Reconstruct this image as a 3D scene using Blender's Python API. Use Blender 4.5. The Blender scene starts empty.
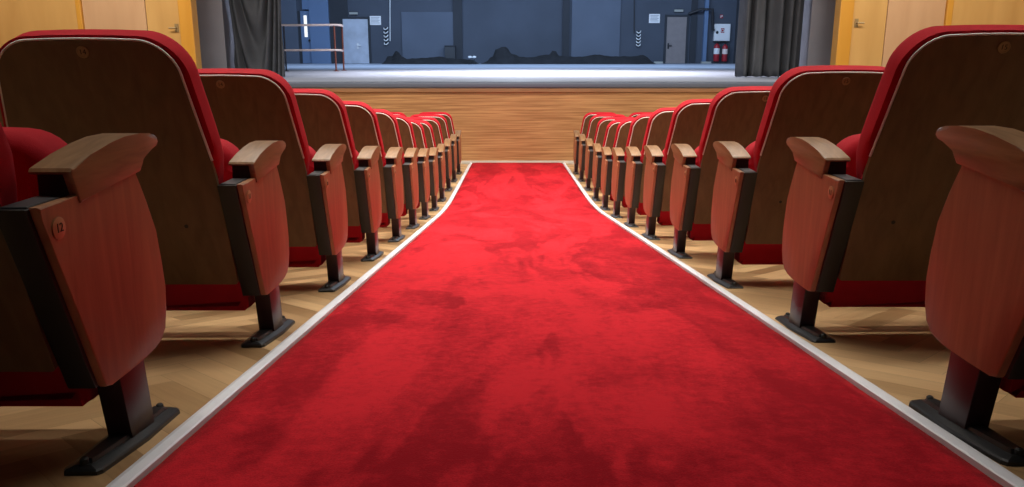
import bpy, bmesh, math, random
from mathutils import Vector, Matrix
random.seed(7)
S = bpy.context.scene
COL = S.collection
EYE = 1.86                       # camera height over the hall floor at the stage foot
F, CX, CY = 800.0, 512.0, 243.5
PITCH = math.atan((CY - 52) / F)
cp, sp = math.cos(PITCH), math.sin(PITCH)

def at(x, y, D):
    """photo measurement (x, y) at forward distance D -> world point"""
    u = (x - CX) / F; v = (y - CY) / F
    k = D / (cp - v * sp)
    return Vector((u * k, D, EYE + k * (-sp - v * cp)))

# ---------------------------------------------------------------- materials
def new_mat(name):
    m = bpy.data.materials.new(name); m.use_nodes = True
    nt = m.node_tree
    return m, nt, nt.nodes['Principled BSDF']

def plain(name, col, rough=.6, metal=0., bump=0., bscale=200, sheen=0., var=0., vscale=6, spec=.5, coat=0.):
    m, nt, b = new_mat(name)
    b.inputs['Base Color'].default_value = (*col, 1)
    b.inputs['Roughness'].default_value = rough
    b.inputs['Metallic'].default_value = metal
    b.inputs['Specular IOR Level'].default_value = spec
    b.inputs['Coat Weight'].default_value = coat
    if sheen:
        b.inputs['Sheen Weight'].default_value = sheen
        b.inputs['Sheen Roughness'].default_value = .4
        b.inputs['Sheen Tint'].default_value = (min(1, col[0] * 1.6), col[1] * 2.5, col[2] * 2.5, 1)
    tc = nt.nodes.new('ShaderNodeTexCoord')
    if var:
        n = nt.nodes.new('ShaderNodeTexNoise'); n.inputs['Scale'].default_value = vscale
        n.inputs['Detail'].default_value = 5
        nt.links.new(tc.outputs['Object'], n.inputs['Vector'])
        r = nt.nodes.new('ShaderNodeValToRGB')
        r.color_ramp.elements[0].position = .3; r.color_ramp.elements[1].position = .7
        r.color_ramp.elements[0].color = (*[c * (1 - var) for c in col], 1)
        r.color_ramp.elements[1].color = (*[min(1, c * (1 + var)) for c in col], 1)
        nt.links.new(n.outputs['Fac'], r.inputs['Fac'])
        nt.links.new(r.outputs['Color'], b.inputs['Base Color'])
    if bump:
        n = nt.nodes.new('ShaderNodeTexNoise'); n.inputs['Scale'].default_value = bscale
        nt.links.new(tc.outputs['Object'], n.inputs['Vector'])
        bp = nt.nodes.new('ShaderNodeBump'); bp.inputs['Strength'].default_value = bump
        bp.inputs['Distance'].default_value = .004
        nt.links.new(n.outputs['Fac'], bp.inputs['Height'])
        nt.links.new(bp.outputs['Normal'], b.inputs['Normal'])
    return m

def wood(name, c0, c1, stretch, scale=9, rough=.4, distort=1.2, coat=.0, p0=.32, p1=.68):
    """veneer with grain drawn out along the axis whose stretch is small"""
    m, nt, b = new_mat(name)
    b.inputs['Roughness'].default_value = rough
    b.inputs['Coat Weight'].default_value = coat
    b.inputs['Coat Roughness'].default_value = .3
    tc = nt.nodes.new('ShaderNodeTexCoord')
    mp = nt.nodes.new('ShaderNodeMapping'); mp.inputs['Scale'].default_value = stretch
    nt.links.new(tc.outputs['Object'], mp.inputs['Vector'])
    n = nt.nodes.new('ShaderNodeTexNoise'); n.inputs['Scale'].default_value = scale
    n.inputs['Detail'].default_value = 6; n.inputs['Distortion'].default_value = distort
    nt.links.new(mp.outputs['Vector'], n.inputs['Vector'])
    r = nt.nodes.new('ShaderNodeValToRGB')
    r.color_ramp.elements[0].position = p0; r.color_ramp.elements[1].position = p1
    r.color_ramp.elements[0].color = (*c0, 1); r.color_ramp.elements[1].color = (*c1, 1)
    nt.links.new(n.outputs['Fac'], r.inputs['Fac'])
    nt.links.new(r.outputs['Color'], b.inputs['Base Color'])
    bp = nt.nodes.new('ShaderNodeBump'); bp.inputs['Strength'].default_value = .08
    nt.links.new(n.outputs['Fac'], bp.inputs['Height'])
    nt.links.new(bp.outputs['Normal'], b.inputs['Normal'])
    return m

def carpet_mat():
    m, nt, b = new_mat('red_pile_carpet')
    b.inputs['Roughness'].default_value = .95
    b.inputs['Specular IOR Level'].default_value = .15
    b.inputs['Sheen Weight'].default_value = .12
    b.inputs['Sheen Roughness'].default_value = .35
    b.inputs['Sheen Tint'].default_value = (1, .25, .22, 1)
    tc = nt.nodes.new('ShaderNodeTexCoord')
    def noise(scale, detail, dist, st=(1, 1, 1), rot=0):
        mp = nt.nodes.new('ShaderNodeMapping'); mp.inputs['Scale'].default_value = st
        mp.inputs['Rotation'].default_value = (0, 0, rot)
        nt.links.new(tc.outputs['Object'], mp.inputs['Vector'])
        n = nt.nodes.new('ShaderNodeTexNoise'); n.inputs['Scale'].default_value = scale
        n.inputs['Detail'].default_value = detail; n.inputs['Roughness'].default_value = .68; n.inputs['Distortion'].default_value = dist
        nt.links.new(mp.outputs['Vector'], n.inputs['Vector'])
        return n.outputs['Fac']
    def math_(op, a, c):
        q = nt.nodes.new('ShaderNodeMath'); q.operation = op
        for i, v in enumerate((a, c)):
            if isinstance(v, (int, float)): q.inputs[i].default_value = v
            else: nt.links.new(v, q.inputs[i])
        return q.outputs[0]
    big = noise(3.2, 12, .5, (1, .55, 1), .25)        # trodden and brushed patches
    streak = noise(6, 10, .6, (1, .22, 1), -.6)     # vacuum strokes
    fine = noise(30, 8, .2)
    tuft = noise(260, 2, 0)
    s = math_('ADD', math_('MULTIPLY', big, .42), math_('MULTIPLY', streak, .26))
    s = math_('ADD', s, math_('MULTIPLY', fine, .30))
    s = math_('ADD', s, math_('MULTIPLY', tuft, .22))
    nap = noise(1.15, 3, 1.0, (1.5, .38, 1), -.12)       # nap lying the other way, sharp edged
    nr = nt.nodes.new('ShaderNodeValToRGB')
    nr.color_ramp.elements[0].position = .485; nr.color_ramp.elements[1].position = .525
    nt.links.new(nap, nr.inputs['Fac'])
    s = math_('ADD', s, math_('MULTIPLY', math_('SUBTRACT', nr.outputs['Color'], .5), .075))
    r = nt.nodes.new('ShaderNodeValToRGB')
    r.color_ramp.elements[0].position = .52; r.color_ramp.elements[1].position = .68
    r.color_ramp.elements[0].color = (.30, .001, .008, 1)
    r.color_ramp.elements[1].color = (.62, .014, .025, 1)
    nt.links.new(s, r.inputs['Fac'])
    nt.links.new(r.outputs['Color'], b.inputs['Base Color'])
    bp = nt.nodes.new('ShaderNodeBump'); bp.inputs['Strength'].default_value = .6
    bp.inputs['Distance'].default_value = .006
    nt.links.new(math_('ADD', tuft, math_('MULTIPLY', fine, .8)), bp.inputs['Height'])
    nt.links.new(bp.outputs['Normal'], b.inputs['Normal'])
    return m

def parquet_mat():
    m, nt, b = new_mat('oak_parquet')
    b.inputs['Roughness'].default_value = .3
    tc = nt.nodes.new('ShaderNodeTexCoord')
    a = nt.nodes.new('ShaderNodeAttribute'); a.attribute_name = 'tone'
    sep = nt.nodes.new('ShaderNodeSeparateColor'); nt.links.new(a.outputs['Color'], sep.inputs['Color'])
    gr = []
    for rot in (math.radians(45), math.radians(-45)):
        mp = nt.nodes.new('ShaderNodeMapping'); mp.vector_type = 'POINT'
        mp.inputs['Rotation'].default_value = (0, 0, rot)
        nt.links.new(tc.outputs['Object'], mp.inputs['Vector'])
        m2 = nt.nodes.new('ShaderNodeMapping'); m2.inputs['Scale'].default_value = (60, 4, 1)
        nt.links.new(mp.outputs['Vector'], m2.inputs['Vector'])
        n = nt.nodes.new('ShaderNodeTexNoise'); n.inputs['Scale'].default_value = 1; n.inputs['Detail'].default_value = 4
        nt.links.new(m2.outputs['Vector'], n.inputs['Vector'])
        gr.append(n.outputs['Fac'])
    mx = nt.nodes.new('ShaderNodeMix'); mx.data_type = 'FLOAT'
    nt.links.new(sep.outputs['Green'], mx.inputs[0])
    nt.links.new(gr[0], mx.inputs[2]); nt.links.new(gr[1], mx.inputs[3])
    ad = nt.nodes.new('ShaderNodeMath'); ad.operation = 'MULTIPLY_ADD'
    nt.links.new(mx.outputs[0], ad.inputs[0]); ad.inputs[1].default_value = .35
    nt.links.new(sep.outputs['Red'], ad.inputs[2])
    r = nt.nodes.new('ShaderNodeValToRGB')
    r.color_ramp.elements[0].position = .1; r.color_ramp.elements[1].position = 1.2
    r.color_ramp.elements[0].color = (.25, .135, .055, 1); r.color_ramp.elements[1].color = (.80, .53, .27, 1)
    nt.links.new(ad.outputs[0], r.inputs['Fac'])
    nt.links.new(r.outputs['Color'], b.inputs['Base Color'])
    return m

M = {}
M['carpet'] = carpet_mat()
M['parquet'] = parquet_mat()
M['velvet'] = plain('red_upholstery', (.42, .007, .016), .85, bump=.25, bscale=500, sheen=.12, var=.08, vscale=14, spec=.2)
M['backwood'] = wood('brown_back_veneer', (.115, .062, .024), (.16, .092, .038), (1, 1, .12), 30, .5, .6)
M['sidewood'] = wood('red_brown_side_veneer', (.27, .118, .052), (.38, .175, .080), (1, .9, .1), 34, .42, .8)
M['armwood'] = wood('beech_armrest', (.19, .095, .036), (.31, .17, .075), (1, .1, 1), 60, .34, .6, coat=.15)
M['black_metal'] = plain('black_metal', (.013, .012, .011), .5, .1, bump=.05)
M['foot_metal'] = plain('cast_foot', (.020, .020, .021), .36, .2, bump=.06, bscale=90)
M['post_metal'] = plain('dark_maroon_post', (.035, .013, .014), .35, .2)
M['grey_cap'] = plain('grey_cap', (.075, .075, .08), .4, .3)
M['piping'] = plain('pale_piping', (.80, .76, .70), .35)
M['brass'] = plain('brass_disc', (.34, .24, .11), .4, .2)
M['plate'] = plain('peach_plate', (.50, .25, .12), .45, .1)
M['ink'] = plain('dark_ink', (.03, .018, .012), .6)
M['alu'] = plain('aluminium_edging', (.82, .83, .88), .45, .0, var=.04, vscale=20)
M['stage_front'] = wood('stage_front_planks', (.27, .125, .042), (.47, .25, .098), (.35, 1, 11), 3.6, .5, .5, p0=.35, p1=.66)
M['stage_trim'] = wood('stage_trim_wood', (.22, .10, .04), (.30, .15, .065), (.3, 1, 6), 6, .5)
M['stage_floor'] = plain('grey_stage_floor', (.44, .48, .58), .5, var=.12, vscale=.5)
M['stage_nose'] = plain('grey_nosing', (.10, .122, .17), .5, .2)
M['baseboard'] = plain('pale_baseboard', (.55, .50, .42), .5)
M['veneer'] = wood('yellow_wall_veneer', (.54, .31, .095), (.64, .385, .13), (1, 1, .15), 3, .45, .4)
M['veneer_tan'] = wood('tan_door_veneer', (.52, .315, .165), (.60, .375, .205), (1, 1, .15), 3, .45, .4)
M['veneer_orange'] = wood('orange_post_veneer', (.58, .27, .03), (.66, .33, .05), (1, 1, .15), 3, .4, .4)
M['grey_wall'] = plain('grey_pier_paint', (.31, .305, .345), .75, var=.05, vscale=2)
M['curtain'] = plain('grey_curtain', (.095, .101, .114), .95, sheen=.0, bump=.2, bscale=60, var=.1, vscale=3, spec=.1)
M['back_wall'] = plain('blue_grey_back_wall', (.060, .072, .100), .8, var=.12, vscale=.6)
M['back_panel'] = plain('blue_grey_panel', (.095, .115, .16), .8, var=.08, vscale=.7)
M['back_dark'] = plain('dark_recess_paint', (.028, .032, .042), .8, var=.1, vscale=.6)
M['back_blue'] = plain('blue_wall_paint', (.12, .19, .33), .7, var=.06, vscale=.6)
M['steel'] = plain('silver_door', (.60, .66, .78), .3, .4, var=.12, vscale=2.5)
M['door_brown'] = plain('grey_brown_door', (.22, .19, .19), .5, var=.06)
M['white_sheet'] = plain('white_paper', (.8, .8, .82), .7)
M['print'] = plain('grey_print', (.35, .36, .40), .7)
M['sign_grey'] = plain('grey_sign', (.35, .36, .34), .5)
M['cab_white'] = plain('white_cabinet', (.80, .80, .82), .4)
M['sign_red'] = plain('red_enamel', (.36, .018, .03), .4)
M['cloth_black'] = plain('black_cloth', (.016, .017, .021), .95, var=.3, vscale=2, bump=.4, bscale=6)
M['crate'] = plain('dark_grey_crate', (.045, .05, .06), .7)
M['rail_red'] = plain('red_rail_paint', (.25, .075, .05), .45)
M['rail_pale'] = plain('pale_rail_paint', (.80, .66, .62), .4)
M['rail_dark'] = plain('dark_rail_paint', (.03, .035, .05), .5)
M['hook_white'] = plain('white_hook', (.8, .82, .85), .4)
M['pipe'] = plain('black_pipe', (.02, .02, .025), .5)
gm, gnt, gb = new_mat('lit_slit_glass')
gb.inputs['Base Color'].default_value = (.8, .8, .75, 1)
gb.inputs['Emission Color'].default_value = (1, .97, .85, 1); gb.inputs['Emission Strength'].default_value = .8
M['lit_glass'] = gm

# ---------------------------------------------------------------- object helpers
def link(name, bm, mats, parent=None, smooth=None, sharp=35):
    me = bpy.data.meshes.new(name)
    bmesh.ops.recalc_face_normals(bm, faces=bm.faces)
    bm.to_mesh(me); bm.free()
    for m in (mats if isinstance(mats, (list, tuple)) else [mats]): me.materials.append(m)
    o = bpy.data.objects.new(name, me); COL.objects.link(o)
    if parent: o.parent = parent
    if smooth:
        me.polygons.foreach_set('use_smooth', [True] * len(me.polygons))
        me.set_sharp_from_angle(angle=math.radians(sharp))
    return o

def empty(name, loc=(0, 0, 0), rot=(0, 0, 0)):
    o = bpy.data.objects.new(name, None); COL.objects.link(o)
    o.location = loc; o.rotation_euler = rot; o.empty_display_size = .1
    return o

def tag(o, label, cat, group=None, kind=None):
    o['label'] = label; o['category'] = cat
    if group: o['group'] = group
    if kind: o['kind'] = kind
    return o

def structure(o):
    o['kind'] = 'structure'; return o

def add_box(bm, x0, x1, y0, y1, z0, z1, mi=0):
    vs = [bm.verts.new(c) for c in ((x0,y0,z0),(x1,y0,z0),(x1,y1,z0),(x0,y1,z0),(x0,y0,z1),(x1,y0,z1),(x1,y1,z1),(x0,y1,z1))]
    fs = [bm.faces.new([vs[i] for i in q]) for q in ((0,3,2,1),(4,5,6,7),(0,1,5,4),(1,2,6,5),(2,3,7,6),(3,0,4,7))]
    for f_ in fs: f_.material_index = mi
    return vs, fs

def box_bm(x0, x1, y0, y1, z0, z1, bev=0, seg=2):
    bm = bmesh.new(); add_box(bm, x0, x1, y0, y1, z0, z1)
    if bev: bmesh.ops.bevel(bm, geom=list(bm.edges), offset=bev, segments=seg, profile=.5, affect='EDGES')
    return bm

def prism(bm, pts, mapf, a0, a1, bev0=0, bev1=0, seg=3, mi=0):
    """extrude a closed outline from a0 to a1; bevel the a0 rim by bev0 and the a1 rim by bev1"""
    v0 = [bm.verts.new(mapf(p[0], p[1], a0)) for p in pts]
    v1 = [bm.verts.new(mapf(p[0], p[1], a1)) for p in pts]
    n = len(pts)
    f0 = bm.faces.new(v0); f1 = bm.faces.new(list(reversed(v1)))
    for i in range(n):
        q = bm.faces.new((v0[i], v1[i], v1[(i+1) % n], v0[(i+1) % n])); q.material_index = mi
    f0.material_index = f1.material_index = mi
    if bev0:
        e = list(f0.edges)
        bmesh.ops.bevel(bm, geom=e, offset=bev0, segments=seg, profile=.5, affect='EDGES')
    if bev1:
        e = list(f1.edges)
        bmesh.ops.bevel(bm, geom=e, offset=bev1, segments=seg, profile=.5, affect='EDGES')

def round_rect(x0, x1, y0, y1, rt, rb, n=8, bow=0.):
    """outline with top corner radius rt, bottom corner radius rb, and a top edge bowed up"""
    out = []
    for (cx, cy, r, a0) in ((x1-rt, y1-rt, rt, 0), (x0+rt, y1-rt, rt, 90), (x0+rb, y0+rb, rb, 180), (x1-rb, y0+rb, rb, 270)):
        for i in range(n+1):
            a = math.radians(a0 + 90*i/n); out.append([cx + r*math.cos(a), cy + r*math.sin(a)])
        if a0 == 0 and bow:
            for t in (.25, .5, .75): out.append([x1-rt + (x0+rt-x1+rt)*t, y1])
    if bow:
        xm, hw = (x0+x1)/2, (x1-x0)/2
        for p in out:
            if p[1] > (y0+y1)/2: p[1] += bow*(1-((p[0]-xm)/hw)**2)
    return out

def densify(pts, step=.05):
    out = []
    for i, p in enumerate(pts):
        q = pts[(i+1) % len(pts)]; out.append(list(p))
        L_ = math.hypot(q[0]-p[0], q[1]-p[1]); n = int(L_/step)
        for k in range(1, n): out.append([p[0] + (q[0]-p[0])*k/n, p[1] + (q[1]-p[1])*k/n])
    return out

def tube(bm, pts, r, n=8, mi=0, caps=True):
    pts = [Vector(p) for p in pts]; rings = []
    for i, p in enumerate(pts):
        t = (pts[min(i+1, len(pts)-1)] - pts[max(i-1, 0)]).normalized()
        a = t.cross(Vector((0, 0, 1)))
        if a.length < 1e-3: a = t.cross(Vector((0, 1, 0)))
        a.normalize(); b = t.cross(a)
        rings.append([bm.verts.new(p + a*r*math.cos(2*math.pi*k/n) + b*r*math.sin(2*math.pi*k/n)) for k in range(n)])
    for i in range(len(rings)-1):
        for k in range(n):
            f_ = bm.faces.new((rings[i][k], rings[i][(k+1) % n], rings[i+1][(k+1) % n], rings[i+1][k])); f_.material_index = mi
    if caps:
        for q in (rings[0], list(reversed(rings[-1]))):
            f_ = bm.faces.new(q); f_.material_index = mi

def lathe(bm, prof, c, n=20, mi=0):
    rings = []
    for r, z in prof:
        rings.append([bm.verts.new((c[0]+r*math.cos(2*math.pi*k/n), c[1]+r*math.sin(2*math.pi*k/n), c[2]+z)) for k in range(n)])
    for i in range(len(rings)-1):
        for k in range(n):
            f_ = bm.faces.new((rings[i][k], rings[i][(k+1) % n], rings[i+1][(k+1) % n], rings[i+1][k])); f_.material_index = mi
    for q in (rings[0], rings[-1]):
        f_ = bm.faces.new(q); f_.material_index = mi

# ---------------------------------------------------------------- floor profile
SL0, SL1, YK = .123, .043, 8.42
def fz(y, x=.092):
    fade = min(1, max(0, (12.5 - y)/7))
    return fz0(y) + .009*fade*(x - .092)         # slight cross fall of the floor
def fz0(y):
    y0, y1 = YK - 1.0, YK + 1.0                  # the rake eases off between these
    z0 = EYE - .76 - SL0*(y0 - 1.32)
    if y <= y0: return EYE - .76 - SL0*(y - 1.32)
    t = min(y, y1) - y0
    z = z0 - SL0*t + (SL0 - SL1)*t*t/(2*(y1 - y0))
    return z if y <= y1 else z - SL1*(y - y1)
YS = 13.68                        # stage front
AC = .092                         # aisle centre
CW = .7725                        # half width of the carpet

def build_floor():
    bm = bmesh.new()
    cl = bm.loops.layers.float_color.new('tone')
    X0, X1, Y0, Y1 = -9.2, 9.2, .2, YS + .05
    for a, b in ((Y0, YK - 1), (YK - 1, YK), (YK, YK + 1), (YK + 1, Y1)):                       # the screed below the boards, as a slab
        vs = [bm.verts.new((x, y, fz0(y) - dz - .03)) for dz in (.03, .16) for (x, y) in ((X0, a), (X1, a), (X1, b), (X0, b))]
        for q in ((0,1,2,3), (7,6,5,4), (0,4,5,1), (1,5,6,2), (2,6,7,3), (3,7,4,0)):
            f_ = bm.faces.new([vs[i] for i in q])
            for l in f_.loops: l[cl] = (.0, 0, 0, 1)
    w, n = .085, 5
    c45 = math.sqrt(.5); g = .0007
    R = int(16/w)
    def plank(a0, a1, b0, b1, d):
        cu, cv = (a0+a1)/2*w, (b0+b1)/2*w
        x, y = c45*(cu - cv), c45*(cu + cv)
        if abs(x) > 5.2 or abs(x - AC) < .60 or y < .35 or y > YS: return
        cs = []
        for (u, v) in ((a0*w+g, b0*w+g), (a1*w-g, b0*w+g), (a1*w-g, b1*w-g), (a0*w+g, b1*w-g)):
            px, py = c45*(u - v), c45*(u + v)
            cs.append((px, min(max(py, .2), YS+.03)))
        f_ = bm.faces.new([bm.verts.new((px, py, fz(py, px))) for px, py in cs])
        t = random.random()*.75
        for l in f_.loops: l[cl] = (t, d, 0, 1)
    for b in range(-R, R):
        for k in range(-R//(2*n)-1, R//(2*n)+1):
            a0 = b + 2*n*k
            if abs(a0) < R: plank(a0, a0+n, b, b+1, 0)
    for a in range(-R, R):
        for k in range(-R//(2*n)-1, R//(2*n)+2):
            b0 = a - (2*n-1) + 2*n*k
            if abs(b0) < R: plank(a, a+1, b0, b0+n, 1)
    me = bpy.data.meshes.new('floor'); bm.to_mesh(me); bm.free()
    me.materials.append(M['parquet'])
    o = bpy.data.objects.new('floor', me); COL.objects.link(o)
    return structure(o)
build_floor()

def strip(name, prof, mats, ys):
    """sweep a cross-section (x, height) along the aisle, following the floor"""
    bm = bmesh.new(); rings = []
    for y in ys: rings.append([bm.verts.new((x, y, fz(y, x) + h)) for x, h in prof])
    n = len(prof)
    for i in range(len(rings)-1):
        for k in range(n): bm.faces.new((rings[i][k], rings[i][(k+1) % n], rings[i+1][(k+1) % n], rings[i+1][k]))
    bm.faces.new(rings[0]); bm.faces.new(list(reversed(rings[-1])))
    return link(name, bm, mats)
YR = [.3 + i*(YS - .02 - .3)/160 for i in range(161)] + [YK]; YR.sort()
bm = bmesh.new()                                             # carpet: a fine grid so the pile can wave a little
nx = 40; rows = []
rc = random.Random(3)
for y in YR:
    r_ = []
    for i in range(nx+1):
        x = AC - CW + 2*CW*i/nx
        e = min(i, nx-i)
        h = .004 if e == 0 else (.0125 if e == 1 else .014)
        r_.append(bm.verts.new((x + (rc.uniform(-.0015, .0015) if e == 0 else 0), y, fz(y, x) + h)))
    rows.append(r_)
for i in range(len(rows)-1):
    for k in range(nx): bm.faces.new((rows[i][k], rows[i][k+1], rows[i+1][k+1], rows[i+1][k]))
carpet = link('carpet_runner', bm, M['carpet'], smooth=True, sharp=60)
so = carpet.modifiers.new('thick', 'SOLIDIFY'); so.thickness = .0035; so.offset = -1
tag(carpet, 'long red carpet runner down the middle of the aisle to the stage', 'carpet')
for s, wd in ((-1, 'left'), (1, 'right')):
    a = AC + s*(CW + .0015)
    o = strip('carpet_edging', [(a, .001), (a, .015), (a + s*.004, .0175), (a + s*.027, .0165), (a + s*.050, .004), (a + s*.050, .001)], M['alu'], YR)
    tag(o, f'pale metal edging strip along the {wd} side of the red carpet', 'edging', 'carpet edging strips')

# ---------------------------------------------------------------- theatre seat
RS = .30                                                     # recline: backwards per unit of height
vl = math.hypot(RS, 1); vd, vz = -RS/vl, 1/vl                # up along the back
nd, nz = 1/vl, RS/vl                                         # out of its front face
OD, OZ = -.305, .168
def lin(kn, t):
    for (a, b) in zip(kn, kn[1:]):
        if t <= b[0]: return a[1] + (b[1] - a[1])*max(0, (t - a[0])/(b[0] - a[0]))
    return kn[-1][1]
WOODW = [(0, .283), (.40, .283), (.46, .278), (.82, .227)]
PIPEW = [(k, w_ + .003) for k, w_ in WOODW]
CUSHW = [(0, .268), (.385, .268), (.425, .292), (.52, .288), (.84, .247)]
def trap(pts, kn, w0):
    """reshape an outline of half width w0 to the half widths kn gives along its height"""
    return [[p[0]/w0*lin(kn, p[1]), p[1]] for p in pts]
HS = .318
def bk(s):
    """(x, v, w) in the reclined back's own frame -> seat frame"""
    def f_(x, v, w): return (s*HS + x, OD + v*vd + w*nd + .195, OZ + v*vz + w*nz)
    return f_
def side(d, z, x): return (x, d + .195 - (.026*(z - .25) if z > .2 else 0), z + (.008 if z > .1 else 0))

PANEL = [(-.425, .538), (-.418, .515), (-.296, .170), (-.290, .163), (-.275, .160), (-.20, .158), (-.12, .158), (-.075, .160), (-.044, .168), (-.020, .187), (-.006, .225), (-.001, .28),
         (-.002, .345), (-.015, .41), (-.040, .478), (-.066, .515), (-.074, .548), (-.25, .538)]
ARM = [(-.320, .582), (-.315, .588), (-.245, .604), (-.174, .616), (-.112, .6225), (-.047, .6225), (.000, .618), (.026, .612), (.035, .606), (.038, .596), (.028, .588), (.002, .584), (-.026, .579), (-.042, .573),
       (-.052, .562), (-.060, .545), (-.150, .540), (-.250, .531), (-.300, .523)]
ARMTOP = [(-.320, .582), (-.315, .588), (-.245, .604), (-.174, .616), (-.112, .6225), (-.047, .6225), (.000, .618), (.026, .612), (.035, .606), (.038, .596), (.028, .588), (.002, .584), (-.026, .579), (-.042, .573),
       (-.048, .596), (-.112, .6075), (-.174, .603), (-.245, .592), (-.315, .577)]
ARMCORE = [(-.305, .535), (-.300, .578), (-.245, .591), (-.174, .602), (-.112, .6065), (-.062, .598), (-.066, .535)]
BOX = [(-.435, .536), (-.304, .165), (-.06, .165), (-.03, .30), (-.06, .536)]
POST = [(-.228, .180), (-.200, .016), (-.098, .002), (-.118, .180)]

def digits(txt, size):
    cu = bpy.data.curves.new('glyph', 'FONT'); cu.body = txt; cu.size = size
    cu.align_x = 'CENTER'; cu.align_y = 'CENTER'; cu.extrude = .0006
    o = bpy.data.objects.new('glyph', cu); COL.objects.link(o)
    dg = bpy.context.evaluated_depsgraph_get()
    me = bpy.data.meshes.new_from_object(o.evaluated_get(dg))
    COL.objects.unlink(o); bpy.data.objects.remove(o); bpy.data.curves.remove(cu)
    return me

def disc_mesh(r, txt, frame, mats, ring):
    """round plate with its number; frame is a 4x4 matrix, +z out of the plate"""
    bm = bmesh.new()
    lathe(bm, [(r*.96, 0), (r, .0012), (r, .0024), (r*.93, .003)] if not ring else [(r*.96, 0), (r, .0014), (r*.96, .0032), (r*.78, .0032), (r*.74, .0018)], (0, 0, 0), 24)
    me = digits(txt, r*1.15)
    b2 = bmesh.new(); b2.from_mesh(me); bpy.data.meshes.remove(me)
    for v in b2.verts: v.co.z += .0032 if not ring else .0022
    off = {}
    for v in b2.verts: off[v] = bm.verts.new(v.co)
    for f_ in b2.faces:
        try:
            q = bm.faces.new([off[v] for v in f_.verts]); q.material_index = 1
        except ValueError: pass
    b2.free()
    bmesh.ops.transform(bm, matrix=frame, verts=bm.verts)
    return bm

def basis(xa, za, o):
    xa = Vector(xa).normalized(); za = Vector(za).normalized(); ya = za.cross(xa)
    m = Matrix.Identity(4)
    for i in range(3): m[i][0] = xa[i]; m[i][1] = ya[i]; m[i][2] = za[i]; m[i][3] = o[i]
    return m

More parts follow.
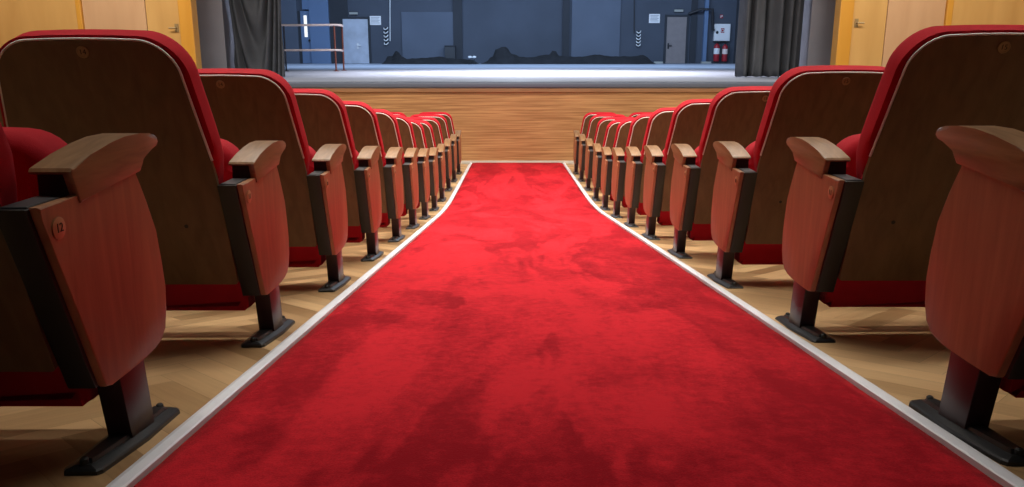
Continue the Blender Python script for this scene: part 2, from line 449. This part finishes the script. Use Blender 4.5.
def make_seat(s):
    """s = -1: block left of the aisle, +1: right.  Origin under the aisle-side post; the seat lies outward."""
    a = -s                                                   # towards the aisle
    root = empty('theatre_seat')
    B = bk(s)
    T = lambda x, z, d: (s*HS + x, d + .195, z)
    # upholstered back, soft rim all round
    bm = bmesh.new()
    prism(bm, trap(densify(round_rect(-.247, .247, .080, .815, .10, .02, 10, .010)), CUSHW, .247), B, .002, .092, .022, .04, 4)
    link('back_cushion', bm, M['velvet'], root, True, 50)
    # veneered back board with its screw
    bm = bmesh.new()
    wo = trap(densify(round_rect(-.227, .227, .055, .804, .082, .008, 10, .010)), WOODW, .227)
    prism(bm, wo, B, -.010, .004, .003, 0, 2)
    pan = link('back_panel', bm, M['backwood'], root, True, 30)
    bm = bmesh.new()
    for sx in (-1, 1):
        c = B(sx*.165, .26, -.0115)
        prism(bm, [(.006*math.cos(t*math.pi/6), .006*math.sin(t*math.pi/6)) for t in range(12)], lambda x, v, w, c=c: tuple(Vector(B(x, v, w)) - Vector(B(0, 0, -.0115)) + Vector(c)), -.0115, -.0085)
        link('panel_screw', bm, M['black_metal'], pan) ; bm = bmesh.new()
    bm.free()
    # pale piping round the board
    bm = bmesh.new()
    op = trap(densify(round_rect(-.230, .230, .055, .807, .085, .012, 10, .010)), PIPEW, .230)
    k0 = max(range(len(op)), key=lambda i: (op[i][0] > 0, -abs(op[i][1] - .43)))
    seq = [op[(k0 + i) % len(op)] for i in range(len(op))]
    pts = [B(px_, py_, -.007) for px_, py_ in seq if py_ > .42]
    tube(bm, pts, .0033, 8)
    link('piping', bm, M['piping'], root, True, 60)
    # tipped-up seat
    bm = bmesh.new()
    prism(bm, round_rect(-.270, .270, .096, .642, .10, .012, 8, .010), T, -.217, -.088, .032, .035, 5)
    seat = link('seat_cushion', bm, M['velvet'], root, True, 50)
    bm = bmesh.new()                                         # moulded underside of the seat, facing the stage
    prism(bm, round_rect(-.245, .245, .125, .60, .06, .03, 6), T, -.090, -.074, 0, .006, 2)
    link('seat_shell', bm, M['backwood'], seat, True, 30)
    # standard: black core, veneered cheek on the aisle side, beech armrest
    bm = bmesh.new()
    x0, x1 = (a*.0205, -a*.034)
    prism(bm, BOX, side, x0, x1, .003, .003, 2)
    std = link('end_standard', bm, M['black_metal'], root, True, 30)
    bm = box_bm(min(x0, x1)+.006, max(x0, x1)-.004, -.236, -.13, .542, .5475, .0015, 1)
    link('cap', bm, M['grey_cap'], std)
    bm = bmesh.new()
    prism(bm, PANEL, side, a*.0205, a*.036, 0, .004, 2)
    chk = link('side_panel', bm, M['sidewood'], root, True, 30)
    bm = bmesh.new()
    prism(bm, ARM, side, a*.040, a*.0235, .004, 0, 2)
    prism(bm, ARMTOP, side, a*.0235, -a*.036, 0, .0015, 2)
    link('armrest', bm, M['armwood'], root, True, 28)
    bm = bmesh.new()
    prism(bm, ARMCORE, side, a*.0235, -a*.032)
    link('armrest_core', bm, M['black_metal'], std)
    bm = bmesh.new()
    prism(bm, POST, side, a*.0255, -a*.0255, .003, .003, 2)
    link('post', bm, M['post_metal'], root, True, 30)
    # cast foot: tapered plate with a raised rib, following the slope
    bm = bmesh.new()
    def ring(y0, y1, hw_m, hw_e, h):
        o = []
        for sx in (1, -1):
            ys = [y0 + (y1-y0)*t for t in (0, .03, .1, .3, .5, .7, .9, .97, 1)]
            ws = [hw_e*.8, hw_e*.97, hw_e, (hw_e+hw_m)/2, hw_m, (hw_e+hw_m)/2, hw_e, hw_e*.97, hw_e*.8]
            L_ = [(sx*w_, y_, h - SL0*y_) for y_, w_ in zip(ys, ws)]
            o += L_ if sx == 1 else L_[::-1]
        return o
    lv = [[(x_, y_ + .010, z_ - SL0*.010) for x_, y_, z_ in r_] for r_ in [ring(-.172, .198, .046, .039, .0), ring(-.172, .198, .046, .038, .009), ring(-.169, .195, .043, .035, .0125), ring(-.160, .186, .026, .019, .018), ring(-.150, .176, .022, .016, .018), ring(-.145, .168, .019, .013, .026)]]
    vr = [[bm.verts.new(c) for c in r_] for r_ in lv]
    n = len(vr[0])
    for i in range(len(vr)-1):
        for k in range(n): bm.faces.new((vr[i][k], vr[i][(k+1) % n], vr[i+1][(k+1) % n], vr[i+1][k]))
    bm.faces.new(vr[0]); bm.faces.new(vr[-1])
    ft = link('foot', bm, M['foot_metal'], root, True, 14)
    for y in (-.144, .180):
        bm = bmesh.new(); lathe(bm, [(.008, .017), (.008, .0285), (.005, .0315), (.0015, .0315)], (0, y, -SL0*y), 10)
        link('bolt', bm, M['black_metal'], ft, True, 40)
    return root, pan, chk

def dup(root):
    r = root.copy(); COL.objects.link(r)
    for ch in list(root.children):
        c = ch.copy(); COL.objects.link(c); c.parent = r
        for g in ch.children:
            d = g.copy(); COL.objects.link(d); d.parent = c
    return r

def number_parts(root, s, row, seatno):
    a = -s; B = bk(s)
    pan = next(c for c in root.children if c.name.startswith('back_panel'))
    o = Vector(B(0, .783, -.0098)); 
    bm = disc_mesh(.0165, seatno, basis((1, 0, 0), (0, -nd, -nz), o), None, True)
    link('number_disc', bm, [M['brass'], M['ink']], pan, True, 40)
    if row:
        chk = next(c for c in root.children if c.name.startswith('side_panel'))
        o = Vector((a*.0358, -.384 + .195, .502))
        bm = disc_mesh(.0195, row, basis((0, -a*-1 if False else a*1, 0), (a, 0, 0), o), None, False)
        link('row_number_plate', bm, [M['plate'], M['ink']], chk, True, 40)

ORD = ['last', 'eleventh', 'tenth', 'ninth', 'eighth', 'seventh', 'sixth', 'fifth', 'fourth', 'third', 'second', 'front']
ROWFIX = [0, 0, .036, .062, .070, .035, -.02, -.06, -.10, -.08, -.04, -.02]
PITCHX = .65
for s, wd in ((-1, 'left'), (1, 'right')):
    xs = -.809 if s < 0 else .972
    proto, _, _ = make_seat(s)
    seats = []
    for i in range(12):
        for k in ((0,) if i == 0 else (0, 1)):
            r = proto if not seats else dup(proto)
            seats.append((r, i, k))
    for r, i, k in seats:
        y = 1.745 - .195 + .955*i + ROWFIX[i] - ((.030 if s < 0 else .022) if i == 0 else 0)
        tilt = math.atan(SL0) - math.atan((fz0(y - .15) - fz0(y + .15))/.3)
        r.location = (xs + s*PITCHX*k - (.010 if s > 0 and i == 0 else 0), y, fz(y, xs + s*PITCHX*k) - .001 + (-.004 if s > 0 and i else 0))
        r.rotation_euler = (tilt, 0, 0)
        number_parts(r, s, str(12 - i) if k == 0 else None, str((14 if s < 0 else 15) - 2*k*(1 if s < 0 else -1)))
        if i == 0:
            lab = f'nearest theatre seat on the {wd} of the aisle, cut off by the frame edge'
        elif i == 11:
            lab = f'red theatre seat on the {wd} of the aisle in the front row by the stage'
        else:
            lab = f'red-backed theatre seat on the {wd} aisle end, {ORD[i]} row back from the stage'
        if k:
            lab = f'red-topped theatre seat second from the aisle on the {wd}, ' + ('front row by the stage' if i == 11 else f'{ORD[i]} row from the stage')
        tag(r, lab, 'theatre seat', f'theatre seats {wd} of the aisle')

# ---------------------------------------------------------------- stage
ZS = at(512, 82, YS).z                                        # stage level
DB = 35.6                                                     # stage back wall
zf = fz(YS)
XH = 9.2
structure(link('floor_stage', box_bm(-XH-4, XH+4, YS, DB + .3, ZS - .10, ZS), M['stage_floor']))
zn = at(512, 88.3, YS).z
o = structure(link('wall_stage_front', box_bm(-XH, XH, YS + .012, YS + .12, zf - .05, zn - .07), M['stage_front']))
bm = box_bm(-XH, XH, YS - .035, YS + .10, zn, ZS + .004, .03, 4)
structure(link('trim_1', bm, M['stage_nose'], smooth=True))
structure(link('trim_2', box_bm(-XH, XH, YS - .02, YS + .10, zn - .068, zn - .001, .008, 2), M['stage_trim']))
structure(link('baseboard_stage', box_bm(-XH, XH, YS - .012, YS + .012, zf - .02, zf + .045, .004, 2), M['baseboard']))

ZT = EYE + 4.2                                                # top of everything built up here
def panel_wall(name, x0, x1, D, th, z0, z1, mat):
    return structure(link(name, box_bm(x0, x1, D, D + th, z0, z1), mat))

# hall front walls with veneered doors at stage level, either side of the opening
def X(px, D, y=30): return at(px, y, D).x
DW = YS + .35
for s, wd, e in ((-1, 'left', dict(edge=194.5, post=181, leaf=147, tan=84, far=79)), (1, 'right', dict(edge=837.5, post=851, leaf=886, tan=944, far=950))):
    xe, xp, xl, xt, xf = (X(e[k], DW) for k in ('edge', 'post', 'leaf', 'tan', 'far'))
    lo = lambda p, q: (min(p, q), max(p, q))
    panel_wall(f'wall_front_{wd}', *lo(xf, s*(XH + .2)), DW, .2, zf - .05, ZT, M['veneer'])
    structure(link(f'trim_{3 if s < 0 else 4}', box_bm(*lo(xe, xp), DW - .05, DW + .2, zf - .05, ZT, .012, 2), M['veneer_orange']))
    structure(link(f'trim_{5 if s < 0 else 6}', box_bm(*lo(xt, xf), DW - .03, DW + .2, zf - .05, ZT, .012, 2), M['veneer_orange']))
    for k, (q0, q1, mt) in enumerate(((xp, xl, M['veneer']), (xl, xt, M['veneer_tan']))):
        x0, x1 = lo(q0, q1)
        d = structure(link(f'door_{(1 if s < 0 else 3) + k}', box_bm(x0 + .006, x1 - .006, DW + .02, DW + .07, ZS, ZT, .004, 1), mt))
        if k == 0:
            xh = X(176.5 if s < 0 else 856, DW)
            zh = at(512, 28 if s < 0 else 23, DW).z
            b2 = bmesh.new()
            add_box(b2, xh - .03, xh + .03, DW + .008, DW + .021, zh - .07, zh + .07)
            tube(b2, [(xh, DW + .015, zh), (xh, DW - .04, zh), (xh - s*-.11, DW - .045, zh)], .012, 8)
            link('door_handle', b2, M['brass'], d)
    structure(link(f'wall_below_door_{wd}', box_bm(*lo(xp, xt), DW, DW + .2, zf - .05, ZS - .002), M['veneer']))

# grey piers beside the opening: front face and the return towards the stage
DP = 15.6
for s, wd, pe in ((-1, 'left', (193.5, 224, 233)), (1, 'right', (838.5, 810, 802))):
    q = [X(p, DP + (.9 if p in (233, 802) else 0)) for p in pe]
    bm = bmesh.new()
    xo = q[0] + s*.8
    vs0 = [(xo, DP), (q[1], DP), (q[2] + s*-.0, DP + .45), (q[2], DP + .9), (xo, DP + .9)]
    prism(bm, vs0, lambda x, y, z: (x, y, z), ZS, ZT)
    structure(link(f'wall_pier_{wd}', bm, M['grey_wall']))
# hall side walls
for s, wd in ((-1, 'left'), (1, 'right')):
    panel_wall(f'wall_{wd}', *( (-XH-.2, -XH) if s < 0 else (XH, XH+.2)), -1.5, YS + 1.9, -.3, ZT, M['veneer'])
    structure(link(f'wall_stage_{wd}', box_bm(*((-13.4, -13.2) if s < 0 else (13.2, 13.4)), YS + 1.6, DB + .3, ZS, ZT + 2), M['back_dark']))

# stage back wall
structure(link('wall_back', box_bm(-13.2, 13.2, DB, DB + .25, ZS, ZT + 2), M['back_wall']))
def bwall(name, px0, px1, y0, y1, th, mat, D=DB, bev=0):
    p, q = at(px0, y1, D), at(px1, y0, D)
    return box_bm(p.x, q.x, D - th, D - .002, max(p.z, ZS), q.z, bev)
tn = [7]
def wall_piece(px0, px1, y0, y1, th, mat):
    o = structure(link(f'trim_{tn[0]}', bwall('', px0, px1, y0, y1, th, mat), mat)); tn[0] += 1; return o
TOP = -60
wall_piece(282, 293, TOP, 66, .10, M['back_panel'])
wall_piece(293, 304, 11, 66, .03, M['back_dark'])
wall_piece(313, 325.5, TOP, 66, .18, M['back_blue'])
wall_piece(303, 313, TOP, 9.5, .14, M['back_blue'])
wall_piece(325.5, 344.5, TOP, 66, .05, M['back_dark'])
wall_piece(403, 454, 12, 62, .07, M['back_panel'])
wall_piece(454, 461, TOP, 64, .12, M['back_dark'])
wall_piece(562, 570.5, TOP, 64, .12, M['back_dark'])
wall_piece(571, 622.5, TOP, 64, .08, M['back_panel'])
wall_piece(688.5, 701, TOP, 66, .06, M['back_dark'])
wall_piece(701, 711.5, TOP, 66, .2, M['back_blue'])
wall_piece(733, 742, TOP, 66, .06, M['back_dark'])

# the three stage doors
def stage_door(name, px0, px1, y0, mat, hx):
    p, q = at(px0, 66, DB), at(px1, y0, DB)
    d = structure(link(name, box_bm(p.x, q.x, DB - .06, DB - .012, ZS + .01, q.z, .004, 1), mat))
    bm = bmesh.new()
    for (a0, a1, b0, b1) in ((p.x-.09, p.x-.005, ZS, q.z+.09), (q.x+.005, q.x+.09, ZS, q.z+.09), (p.x-.005, q.x+.005, q.z+.005, q.z+.09)):
        add_box(bm, a0, a1, DB - .08, DB - .002, b0, b1)
    link('door_frame', bm, M['back_dark'], d)
    xh = at(hx, 45, DB).x; zh = at(hx, 45.5, DB).z
    bm = bmesh.new(); add_box(bm, xh-.035, xh+.035, DB-.075, DB-.058, zh-.14, zh+.1)
    tube(bm, [(xh, DB-.065, zh), (xh, DB-.12, zh), (xh + .14, DB-.125, zh)], .022, 8)
    return d, bm
d, bm = stage_door('door_5', 345, 367.8, 19, M['steel'], 358); link('door_handle', bm, M['hook_white'], d)
d, bm = stage_door('door_6', 665, 686.8, 17, M['door_brown'], 668); link('door_handle', bm, M['pipe'], d)
p, q = at(303.5, 66, DB), at(312.5, 11, DB)
d = structure(link('door_7', box_bm(p.x, q.x, DB - .06, DB - .012, ZS + .01, q.z, .004, 1), M['back_blue']))
p, q = at(305.2, 37, DB), at(306.9, 15.5, DB)
link('window_slit', box_bm(p.x, q.x, DB - .075, DB - .055, p.z, q.z), M['lit_glass'], d)
p = at(310.3, 40.5, DB); bm = bmesh.new(); tube(bm, [(p.x, DB-.06, p.z), (p.x, DB-.14, p.z)], .05, 12)
link('door_knob', bm, M['pipe'], d)

# notices, signs, hooks, cables
def notice(px0, px1, y0, y1, label):
    p, q = at(px0, y1, DB), at(px1, y0, DB)
    e = empty('notice', (p.x, DB - .01, p.z))
    w, h = q.x - p.x, q.z - p.z
    link('sheet', box_bm(0, w, -.012, .014, 0, h), M['white_sheet'], e)
    bm = bmesh.new()
    for i in range(5):
        z = h*(.82 - .15*i); add_box(bm, w*.12, w*(.88 - .1*(i % 2)), -.0135, -.012, z - .012, z + .012)
    link('printing', bm, M['print'], e)
    tag(e, label, 'notice', 'white notices on the back wall')
notice(370, 380.8, 16, 25, 'white notice on the back wall right of the silver door')
notice(648.8, 660, 14, 23, 'white notice on the back wall left of the brown door')
def door_sign(px0, px1, y0, y1, label):
    p, q = at(px0, y1, DB), at(px1, y0, DB)
    e = empty('door_sign', (p.x, DB - .004, p.z)); w, h = q.x-p.x, q.z-p.z
    link('housing', box_bm(0, w, -.09, 0, 0, h, .012, 2), M['sign_grey'], e)
    tag(e, label, 'sign', 'small grey signs over the stage doors')
    link('rim', box_bm(-.01, w+.01, -.07, -.01, h, h+.02), M['pipe'], e)
door_sign(349.5, 358, 12.3, 14.6, 'small grey sign box above the silver stage door')
door_sign(674, 683, 9.6, 12, 'small grey sign box above the brown stage door')
def hooks(px, y0, y1, n, label):
    p, q = at(px, y1, DB), at(px, y0, DB)
    e = empty('hook_rack', (p.x, DB - .004, p.z)); h = q.z - p.z
    link('rail', box_bm(-.05, .05, -.03, 0, -.06, h + .06), M['back_dark'], e)
    for i in range(n):
        z = h*i/(n-1); bm = bmesh.new()
        tube(bm, [(-.08, -.03, z+.02), (-.06, -.09, z-.03), (0, -.12, z-.05), (.07, -.09, z-.01), (.09, -.03, z+.04)], .022, 7)
        link('hook', bm, M['hook_white'], e, True)
    tag(e, label, 'hook rack', 'white cable hooks on the back wall')
hooks(386.3, 28.5, 43.5, 5, 'column of white hooks on the back wall beside a hanging cord, left')
hooks(638, 32, 45, 5, 'column of white hooks on the back wall beside a hanging cord, right')
for px, ptop, y1, mt, lab in ((390.3, 389.6, 41, M['hook_white'], 'pale cord hanging down beside the left column of hooks'), (634, 634, 33, M['pipe'], 'dark cord hanging down to the right column of hooks')):
    bm = bmesh.new(); p, q = at(ptop, -40, DB), at(px, y1, DB)
    tube(bm, [(p.x, DB-.05, p.z), ((p.x+q.x)/2+.01, DB-.06, (p.z+q.z)/2), (q.x, DB-.05, q.z)], .02, 8)
    tag(link('hanging_cord', bm, mt, None, True), lab, 'cord')
bm = bmesh.new()
pp = [at(688, 14, DB), at(691, 13, DB), at(700, 9.5, DB), at(711.2, 9.5, DB), at(711.2, 30, DB), at(713, 30, DB)]
tube(bm, [(p.x, DB - (.12 if i < 2 else .26), p.z) for i, p in enumerate(pp)], .055, 10)
tag(link('wall_pipe', bm, M['pipe'], None, True, 50), 'black pipe bent down the blue pillar to the white fire cabinet', 'pipe')

# fire point
p, q = at(712.8, 41, DB), at(729.6, 24, DB)
e = empty('fire_hose_cabinet', (p.x, DB - .004, p.z)); w, h = q.x-p.x, q.z-p.z
link('cabinet_box', box_bm(0, w, -.18, 0, 0, h, .01, 2), M['cab_white'], e)
dr = link('cabinet_door', box_bm(.03, w-.03, -.195, -.181, .03, h-.03, .005, 1), M['cab_white'], e)
bm = bmesh.new(); lathe(bm, [(.06, 0), (.06, .02), (.04, .03)], (0, 0, 0), 14); bmesh.ops.transform(bm, matrix=basis((1,0,0),(0,-1,0),(w*.17, -.194, h*.5)), verts=bm.verts)
link('lock', bm, M['pipe'], dr)
bm = bmesh.new(); add_box(bm, w*.40, w*.62, -.199, -.1955, h*.48, h*.74, 0)
c = Vector((w*.51, -.201, h*.61)); tube(bm, [c + Vector((.055*math.cos(t*math.pi/6), 0, .055*math.sin(t*math.pi/6))) for t in range(13)], .014, 6, 1)
tube(bm, [c + Vector((.055, 0, 0)), c + Vector((.085, 0, -.07))], .012, 6, 1)
link('hose_label', bm, [M['sign_red'], M['white_sheet']], dr)
tag(e, 'white fire hose cabinet with a red square label on the back wall', 'cabinet')
p, q = at(719.8, 18.3, DB), at(723, 14.6, DB)
e = empty('fire_sign', (p.x, DB - .004, p.z)); w, h = q.x-p.x, q.z-p.z
link('sign_plate', box_bm(0, w, -.012, 0, 0, h), M['sign_red'], e)
bm = bmesh.new(); add_box(bm, w*.2, w*.42, -.015, -.0125, h*.15, h*.75); add_box(bm, w*.55, w*.85, -.015, -.0125, h*.45, h*.85)
link('pictogram', bm, M['white_sheet'], e)
tag(e, 'tiny red sign with a white pictogram above the white fire cabinet', 'sign')
def extinguisher(px, ht, r, label, big):
    p = at(px, 62.5, DB - .25)
    e = empty('fire_extinguisher', (p.x, DB - .25, ZS + .1))
    bm = bmesh.new(); lathe(bm, [(r*.9, 0), (r, .03), (r, ht*.78), (r*.8, ht*.86), (r*.35, ht*.92), (r*.3, ht*.94)], (0,0,0), 18)
    b = link('cylinder', bm, M['sign_red'], e, True, 40)
    bm = bmesh.new(); lathe(bm, [(r*1.01, ht*(.38 if big else .45)), (r*1.02, ht*.40), (r*1.02, ht*.66), (r*1.01, ht*.68)], (0,0,0), 18)
    link('label', bm, M['white_sheet'] if big else M['rail_pale'], b, True)
    bm = bmesh.new(); add_box(bm, -.03, .03, -.03, .03, ht*.93, ht*1.0); add_box(bm, -.02, .02, -.16, .03, ht*1.0, ht*1.04); add_box(bm, -.02, .02, -.14, .02, ht*.955, ht*.975)
    link('valve', bm, M['pipe'], e)
    bm = bmesh.new(); tube(bm, [(.03, 0, ht*.96), (r+.05, -.03, ht*.9), (r+.07, -.04, ht*.6), (r+.04, -.04, ht*.3)], .02, 8)
    link('hose', bm, M['pipe'], e, True)
    bm = box_bm(-r*.9, r*.9, .0, .246, -.1, -.004, .01, 1)
    link('bracket', bm, M['crate'], e)
    tag(e, label, 'fire extinguisher', 'fire extinguishers under the cabinet')
extinguisher(716, .80, .125, 'red fire extinguisher with white label under the cabinet, the left one', True)
extinguisher(724.2, .76, .12, 'red fire extinguisher with pinkish label under the cabinet, the right one', False)
for px0, px1, lab in ((701, 710.5, 'pale low box on the floor at the foot of the blue pillar'), (654, 662.5, 'pale low box on the floor left of the brown door')):
    p, q = at(px0, 64, DB-.3), at(px1, 62.2, DB-.3)
    bm = box_bm(p.x, q.x, DB-.42, DB-.22, ZS, ZS + .09, .012, 2); 
    e = tag(link('cable_box', bm, M['sign_grey']), lab, 'box')

# black cloths heaped along the back wall, and what lies about there
def heap(prof, D0, depth, label, seed, name):
    """prof: (px, y of the ridge); a long crumpled cloth lying on the stage"""
    rr = random.Random(seed); bm = bmesh.new(); rings = []
    N = 130; m = 22
    ph = [rr.uniform(0, 6.28) for _ in range(8)]
    for i in range(N+1):
        t = i/N; px = prof[0][0] + (prof[-1][0]-prof[0][0])*t
        for (a, b) in zip(prof, prof[1:]):
            if a[0] <= px <= b[0]: k = (px-a[0])/(b[0]-a[0]); k = k*k*(3-2*k); yy = a[1] + (b[1]-a[1])*k; break
        top = at(px, yy, D0); hgt = max(top.z - ZS, .03)
        e = min(1, t*18, (1-t)*18)
        ring_ = []
        for j in range(m+1):
            u = j/m*2 - 1
            fold = .5*math.sin(9*u + 14*t + ph[0]) + .35*math.sin(17*u - 40*t + ph[1]) + .3*math.sin(60*t + 4*u + ph[2]) + .2*math.sin(140*t+ph[3] + 6*u)
            z = hgt*e*max(0, (1 - abs(u)**1.7))*(1 + .11*fold) + .01
            ring_.append(bm.verts.new((top.x + .06*math.sin(20*u+ph[4]+30*t), D0 + depth*u*(1 + .12*math.sin(33*t+ph[5])), ZS + max(z, .004))))
        rings.append(ring_)
    for i in range(N):
        for j in range(m): bm.faces.new((rings[i][j], rings[i][j+1], rings[i+1][j+1], rings[i+1][j]))
        bm.faces.new((rings[i][0], rings[i+1][0], rings[i+1][m], rings[i][m]))
    bm.faces.new(rings[0]); bm.faces.new(list(reversed(rings[N])))
    return tag(link(name, bm, M['cloth_black'], None, True, 70), label, 'cloth', 'black cloths heaped along the back wall')
heap([(384, 58), (389, 56.5), (393, 57), (397, 51.5), (401, 57), (407, 59), (425, 58.5), (441, 57), (447, 58.5), (462, 59.5), (478, 61)], DB - 1.1, .48, 'long crumpled black cloth on the stage floor, left of centre', 4, 'cloth_heap')
heap([(482, 62), (494, 57), (497, 49), (505, 47), (511, 53.5), (519, 57.5), (535, 57.5), (549, 55), (554, 51.5), (559, 56.5), (580, 57), (598, 55), (612, 57), (632, 57), (641, 55.5), (648, 58), (655, 62.5)], DB - 1.1, .48, 'long crumpled black cloth along the back wall, right of centre', 9, 'cloth_heap')
p, q = at(445, 60, DB-.35), at(455, 45.5, DB-.35)
e = empty('equipment_crate', ((p.x+q.x)/2, DB-.26, ZS)); w = (q.x-p.x)/2
link('crate_body', box_bm(-w, w, -.18, .18, 0, q.z-ZS-.06, .012, 2), M['crate'], e)
link('crate_lid', box_bm(-w-.01, w+.01, -.19, .19, q.z-ZS-.055, q.z-ZS, .012, 2), M['back_dark'], e)
tag(e, 'dark grey upright crate behind the left black cloth', 'crate')
for px, y, mt, lab in ((470, 57.3, M['hook_white'], 'small white lamp on the floor by the cloth, left of the pair'), (474.3, 57.3, M['hook_white'], 'small white lamp on the floor by the cloth, right of the pair')):
    p = at(px, y, DB - 1.95); bm = bmesh.new()
    lathe(bm, [(.07, 0), (.07, .012), (.012, .02), (.012, p.z-ZS-.04)], (p.x, DB-1.95, ZS), 12, 1)
    lathe(bm, [(.02, p.z-ZS-.04), (.085, p.z-ZS-.01), (.08, p.z-ZS+.04), (.02, p.z-ZS+.06)], (p.x, DB-1.95, ZS), 12)
    tag(link('floor_lamp', bm, [mt, M['pipe']], None, True), lab, 'lamp')
# guard rail round the stage steps, left
DR = 21.4
e = empty('guard_rail', at(334, 71, DR)); o0 = e.location.copy()
def rel(px, y, D): return at(px, y, D) - o0
for y in (25.2, 50.3):
    bm = bmesh.new()
    c = [rel(262, y, DR), rel(300, y, DR), rel(336, y - .3, DR)] + [rel(340.5, y, DR + .1), rel(342.5, y + .6, DR + .45), rel(342.5, y + .8, DR + .9)]
    tube(bm, c, .028, 10); link('top_rail' if y < 30 else 'middle_rail', bm, M['rail_pale'], e, True, 60)
for px, D, mt in ((334, DR, 'rail_red'), (341.8, DR + .75, 'rail_red'), (283.5, DR, 'rail_dark')):
    a0 = rel(px, 25.5, D); bm = bmesh.new()
    tube(bm, [(a0.x, a0.y, ZS + .002 - o0.z), (a0.x, a0.y, a0.z)], .022, 10)
    lathe(bm, [(.07, 0), (.07, .012), (.04, .018)], (a0.x, a0.y, ZS + .001 - o0.z), 14)
    link('rail_post', bm, M[mt], e, True, 40)
tag(e, 'guard rail with two pale bars and red posts at the left of the stage', 'railing')

# curtains
def curtain_right():
    D = 16.05; bm = bmesh.new(); N, K = 220, 30; rows_ = []
    zb = ZS + .012
    for j in range(K+1):
        t = j/K; z = ZT + (zb - ZT)*t; r_ = []
        for i in range(N+1):
            u = i/N
            xa = at(743.5 + (735.5-743.5)*min(1, 0) , 20, D).x
            spread = 1 + .035*t
            x1 = at(803, 20, D).x; x0 = at(740.5, 20, D).x
            x = x1 - (x1 - x0)*(1-u)*spread
            ph = 2*math.pi*(5.2*u + .25*math.sin(7*u) + .06*math.sin(3*t+4*u))
            dp = .19*math.sin(ph) + .05*math.sin(2.3*ph + 1.1) + .02*math.sin(31*u + 5*t)
            hem = .03*max(0, t-.93)/.07*math.sin(90*u)
            r_.append(bm.verts.new((x + .05*math.cos(ph), D + dp + hem, z + (0 if j < K else .02*abs(math.sin(41*u))))))
        rows_.append(r_)
    for j in range(K):
        for i in range(N): bm.faces.new((rows_[j][i], rows_[j][i+1], rows_[j+1][i+1], rows_[j+1][i]))
    o = link('stage_curtain', bm, M['curtain'], None, True, 80)
    so = o.modifiers.new('thick', 'SOLIDIFY'); so.thickness = .012
    tag(o, 'grey pleated stage curtain hanging at the right of the stage', 'curtain', 'stage curtains')
def curtain_left():
    D = 16.05; bm = bmesh.new(); N, K = 120, 90; rows_ = []
    x0, x1 = at(228, 20, D).x, at(281.5, 20, D).x
    zt, zb = ZT, ZS + .012
    zref = at(256, 66, D).z
    for j in range(K+1):
        z = zt + (zb - zt)*j/K; r_ = []
        for i in range(N+1):
            u = i/N; x = x0 + (x1 - x0)*u
            # swagged folds: nested catenaries hanging from both upper corners
            v = (u - .56)
            q = (z - zref)/1.0 - 9.0*v*v*(1 if v < 0 else 2.6)
            sw = math.sin(5.2*q)*math.exp(-.09*q*q)
            gl = 1/(1 + math.exp((z - zref - 3.2)*2))
            dp = .11*sw*gl + .03*math.sin(2*math.pi*(2.5*u + .1)) + .02*math.sin(19*u + z)
            if u < .16: dp += .22*(1 - u/.16)
            r_.append(bm.verts.new((x, D + dp, z)))
        rows_.append(r_)
    for j in range(K):
        for i in range(N): bm.faces.new((rows_[j][i], rows_[j][i+1], rows_[j+1][i+1], rows_[j+1][i]))
    o = link('stage_curtain', bm, M['curtain'], None, True, 80)
    so = o.modifiers.new('thick', 'SOLIDIFY'); so.thickness = .012
    tag(o, 'dark grey swagged stage curtain hanging at the left of the stage', 'curtain', 'stage curtains')
curtain_right(); curtain_left()

# ---------------------------------------------------------------- light
def area(name, loc, size, energy, col=(1, 1, 1), rot=(0, 0, 0), size_y=None, spread=180):
    l = bpy.data.lights.new(name, 'AREA'); l.energy = energy; l.color = col
    l.shape = 'RECTANGLE' if size_y else 'SQUARE'; l.size = size
    if size_y: l.size_y = size_y
    l.spread = math.radians(spread)
    o = bpy.data.objects.new(name, l); COL.objects.link(o); o.location = loc; o.rotation_euler = rot
    return o
WARM = (1, .93, .84)
for y, en, sp in ((2.4, 40, 80), (4.4, 70, 88), (6.1, 120, 105), (7.8, 160, 130), (9.5, 158, 130), (11.4, 150, 130)):
    area('hall_lamp', (.1, y, 5.2), 8.0, en, WARM, size_y=.3, spread=sp)
area('hall_floodlight', (.1, 3.4, 5.6), 7.0, 160, WARM, rot=(math.radians(58), 0, 0), size_y=.6, spread=100)
for s in (-1, 1):                                             # added fill lights that brighten the walls by the stage opening
    area('wall_fill', (s*6.0, 10.6, 5.9), 3.0, 128, WARM, rot=(math.radians(52), 0, math.radians(-s*8)), size_y=.6, spread=130)
area('stage_lamp_front', (.8, 19.6, 7.5), 7, 620, (.98, .95, 1), size_y=2.0, spread=85)
area('stage_lamp_rear', (.1, 26.5, 7.8), 18, 1100, (.50, .70, 1), rot=(math.radians(38), 0, 0), size_y=3, spread=140)
pl = bpy.data.lights.new('stage_fill', 'POINT'); pl.energy = 420; pl.color = (.62, .78, 1); pl.shadow_soft_size = .4  # added bluish fill for the pier returns, curtains and rail, not a stage fixture
po = bpy.data.objects.new('stage_fill', pl); COL.objects.link(po); po.location = (0, 21.5, 6.0)
w = bpy.data.worlds.new('World'); S.world = w; w.use_nodes = True
w.node_tree.nodes['Background'].inputs['Color'].default_value = (1, .93, .87, 1)
w.node_tree.nodes['Background'].inputs['Strength'].default_value = .02

# ---------------------------------------------------------------- camera
cam = bpy.data.cameras.new('Camera'); cam.sensor_width = 36; cam.lens = F/1024*36
cam.clip_start = .02; cam.clip_end = 200
co = bpy.data.objects.new('Camera', cam); COL.objects.link(co)
co.location = (0, 0, EYE); co.rotation_euler = (math.pi/2 - PITCH, 0, 0)
S.camera = co
S.view_settings.view_transform = 'Standard'; S.view_settings.look = 'None'
S.view_settings.gamma = 1; S.view_settings.use_curve_mapping = False
S.view_settings.exposure = 0
